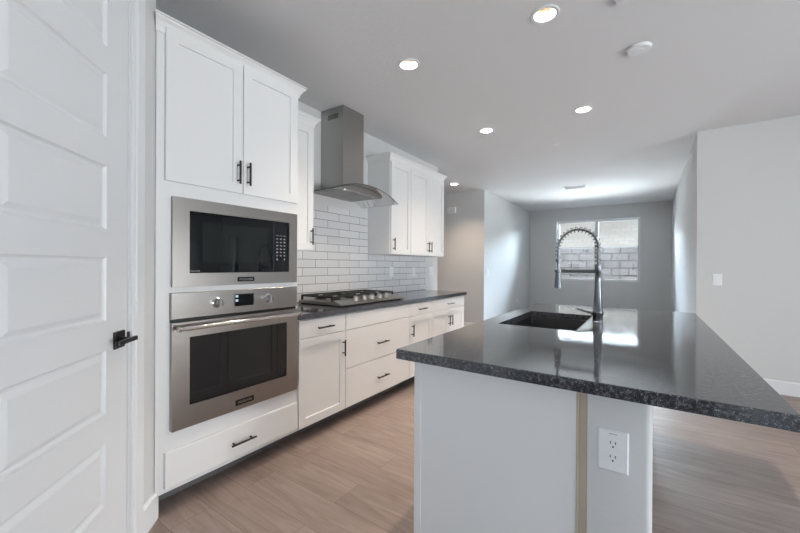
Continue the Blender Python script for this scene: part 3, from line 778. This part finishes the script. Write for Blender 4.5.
# ------------------------------------------------------------------ outlets, switches
def rotT(face, cx, cy, cz):
    """local frame of a wall plate: u right, v up, n out"""
    if face == 'Y': return lambda u, v, n: Vector((cx+u, cy-n, cz+v))
    return lambda u, v, n: Vector((cx+n, cy+u, cz+v))
def wallplate(label, cat, name, face, c, w_, h_, kind, group=None):
    r = thing(name, label, cat, c, group); T = rotT(face, *c)
    bm = new(); loops(bm, T, -w_/2, w_/2, -h_/2, h_/2, [(0, .0005), (0, .003), (.004, .0062)]); pl = obj('cover_plate', bm, M['plate'], r)
    if kind == 'duplex':
        for s in (-1, 1):
            bm = new(); pts = []
            for k in range(24):
                a = 2*PI*k/24; pts.append((max(-.0175, min(.0175, .0205*math.cos(a))), s*.0205+max(-.0138, min(.0138, .0175*math.sin(a)))))
            plate(bm, T, pts, [], .0063, .0078); rc = obj('receptacle', bm, M['plate'], r)
            bm = new()
            for u in (-.0065, .0065): loops(bm, T, u-.0011, u+.0011, s*.0205+.0005, s*.0205+.0085, [(0, .0079), (0, .0082)])
            pts = [(.0026*math.cos(a), s*.0205-.0075+.0026*math.sin(a)) for a in [2*PI*k/12 for k in range(12)]]; plate(bm, T, pts, [], .0079, .0082)
            obj('slot', bm, M['slot'], rc)
            bm = new()   # thin shadow ring round the receptacle
        bm.free()
        bm = new(); lathe(bm, T(0, 0, .0063), T(0, 0, 1)-T(0, 0, 0), [(.003, 0), (.003, .0008)], 12); obj('screw', bm, M['plate'], r)
    elif kind == 'rocker':
        bm = new(); loops(bm, T, -.0175, .0175, -.0345, .0345, [(0, .0063), (0, .0072), (.001, .0078)]); loops(bm, T, -.015, .015, -.031, .031, [(0, .0079), (0, .0098), (.001, .0105)]); obj('rocker', bm, M['plate'], r)
    elif kind == 'double':
        for u in (-.023, .023):
            bm = new(); loops(bm, T, u-.0165, u+.0165, -.033, .033, [(0, .0063), (0, .0078), (.001, .0095)]); obj('rocker', bm, M['plate'], r)
    return r
big = wallplate('white duplex outlet on the end wall of the island', 'outlet', 'wall_outlet', 'Y', (-.0805, PY-.002, .704), .080, .124, 'duplex', 'wall outlets')
letters('DECORA', .0045, rotT('Y', -.0805, PY-.002, .704), 0, .050, .0063, M['slot'], big, 'embossed_mark', .00005) if False else None
bm = new(); loops(bm, rotT('Y', -.0805, PY-.002, .704), -.011, .011, .0495, .0508, [(0, .0063), (0, .0066)]); obj('embossed_mark', bm, M['toe'], big)
wallplate('white outlet in the tile backsplash nearest the range hood', 'outlet', 'wall_outlet', 'X', (XW+.010, 3.570, 1.172), .075, .120, 'duplex', 'wall outlets')
wallplate('white outlet in the tile backsplash farther from the hood, under the double wall cabinet', 'outlet', 'wall_outlet', 'X', (XW+.010, 4.080, 1.168), .075, .120, 'duplex', 'wall outlets')
wallplate('white two-gang switch on the painted strip past the tile backsplash', 'switch', 'light_switch', 'X', (XW, 4.570, 1.175), .118, .120, 'double', 'light switches')
wallplate('white switch on the far room left wall beside the hallway corner', 'switch', 'light_switch', 'X', (XW, 6.83, 1.125), .078, .125, 'rocker', 'light switches')
wallplate('white switch on the grey wall right of the island', 'switch', 'light_switch', 'Y', (.614, YR_, 1.120), .078, .122, 'rocker', 'light switches')
wallplate('lower white outlet near the floor on the far left wall, nearer the hallway', 'outlet', 'wall_outlet', 'X', (XW, 8.18, .31), .075, .120, 'duplex', 'wall outlets')
wallplate('white outlet on the far left wall, nearer the window corner', 'outlet', 'wall_outlet', 'X', (XW, 8.79, .43), .075, .120, 'duplex', 'wall outlets')
# door chime
chm = thing('door_chime', 'small white door chime box high on the hallway wall', 'door chime', (-3.285, YH, 2.38))
T = rotT('Y', -3.285, YH, 2.38)
bm = new(); loops(bm, T, -.09, .09, -.06, .06, [(0, .0005), (0, .030), (.006, .036)]); obj('cover', bm, M['plate'], chm)
bm = new()
for u in (-.05, 0, .05): loops(bm, T, u-.014, u+.014, -.040, .040, [(0, .0361), (0, .038)])
obj('grille', bm, M['trim'], chm)

# ------------------------------------------------------------------ ceiling fittings
def downlight():
    x, y = lights_xy[0]
    r = thing('recessed_light', '', 'ceiling light', (x, y, H), 'recessed ceiling lights')
    bm = new(); pf = [(.060, -.001), (.080, -.001), (.080, .003), (.074, .007), (.058, .004), (.055, -.02), (.0555, -.02), (.0605, -.001)]
    seg = 36; rings = [[bm.verts.new((x+rr_*math.cos(2*PI*k/seg), y+rr_*math.sin(2*PI*k/seg), H-h-.0015)) for k in range(seg)] for rr_, h in pf]
    for a, b in zip(rings, rings[1:]+rings[:1]):
        for k in range(seg): bm.faces.new((a[k], a[(k+1) % seg], b[(k+1) % seg], b[k]))
    obj('trim_ring', bm, M['trim'], r, True)
    bm = new(); lathe(bm, (x, y, H+.018), (0, 0, 1), [(.054, 0), (.054, .001), (.044, .045), (.0445, .045), (.0555, 0.0)], 36, close=False); obj('baffle', bm, M['baffle'], r, True)
    bm = new(); lathe(bm, (x, y, H+.0635), (0, 0, 1), [(.0435, 0), (.0435, .004)], 30); obj('lens', bm, M['bulb'], r)
    return r
dl = downlight()
dl['label'] = 'lit recessed light nearest the tall oven cabinet crown, ahead of the range hood'
labs = ['largest lit recessed light, at the top centre of the ceiling', 'lit recessed light over the far half of the aisle, right of the wall cabinets', 'lit recessed light above the far end of the island', 'lit recessed light in the hallway ceiling past the wall cabinets']
for (x, y), lb in zip(lights_xy[1:], labs): dup(dl, (x, y, H), lb, 'recessed ceiling lights')
WARM = (1, .83, .66)
for i, (x, y) in enumerate(lights_xy):
    l = bpy.data.lights.new('lamp_light', 'AREA'); l.shape = 'DISK'; l.size = .05; l.energy = 8 if i < 4 else 11; l.color = WARM if i < 4 else (1, .76, .55); l.spread = math.radians(130 if i < 4 else 165)
    o = bpy.data.objects.new('lamp_light', l); scene.collection.objects.link(o); o.location = (x, y, H+.055)

def disc(name, label, cat, x, y, r, h, m='trim', inner=True):
    t = thing(name, label, cat, (x, y, H))
    bm = new(); lathe(bm, (x, y, H-.0005), (0, 0, -1), [(r, 0), (r, h*.6), (r*.92, h), (r*.5, h*1.05)], 32); obj('housing', bm, M[m], t, True)
    if inner:
        bm = new(); lathe(bm, (x, y, H-.0008-h*1.05), (0, 0, -1), [(r*.45, 0), (r*.42, .003)], 24); obj('cap', bm, M['plate'], t, True)
    return t
disc('smoke_detector', 'round white smoke detector on the ceiling above the island', 'smoke detector', -.053, 2.910, .072, .018)
disc('ceiling_sensor', 'small white disc on the ceiling at the top edge of the picture', 'sensor', -.100, 2.292, .058, .020)
disc('sprinkler_cover', 'small white sprinkler cover on the ceiling between the lights and air vent', 'sprinkler', -.903, 4.641, .042, .008, inner=False)
disc('sprinkler_cover', 'small white sprinkler cover beyond the air vent in the far room', 'sprinkler', -1.02, 8.22, .042, .008, inner=False)
vt = thing('air_vent', 'white ceiling air register in the far room', 'air vent', (-1.11, 7.33, H))
bm = new(); plate(bm, lambda u, v, n: Vector((u, v, H-n)), rrect(-1.31, -.91, 7.20, 7.46, .003), [rrect(-1.28, -.94, 7.23, 7.43)], .0005, .008); obj('frame', bm, M['trim'], vt)
bm = new(); box(bm, -1.279, -.941, 7.231, 7.429, H-.0015, H-.0005); obj('backing', bm, M['grille'], vt)
bm = new()
for k in range(7):
    y = 7.245+k*.026; a = [bm.verts.new(p) for p in ((-1.278, y, H-.002), (-.942, y, H-.002), (-.942, y+.016, H-.012), (-1.278, y+.016, H-.012))]
    b = [bm.verts.new(v.co+Vector((0, .0015, .0008))) for v in a]
    bm.faces.new(a); bm.faces.new(list(reversed(b)))
    for i in range(4): bm.faces.new((a[i], a[(i+1) % 4], b[(i+1) % 4], b[i]))
obj('louvre', bm, M['trim'], vt)
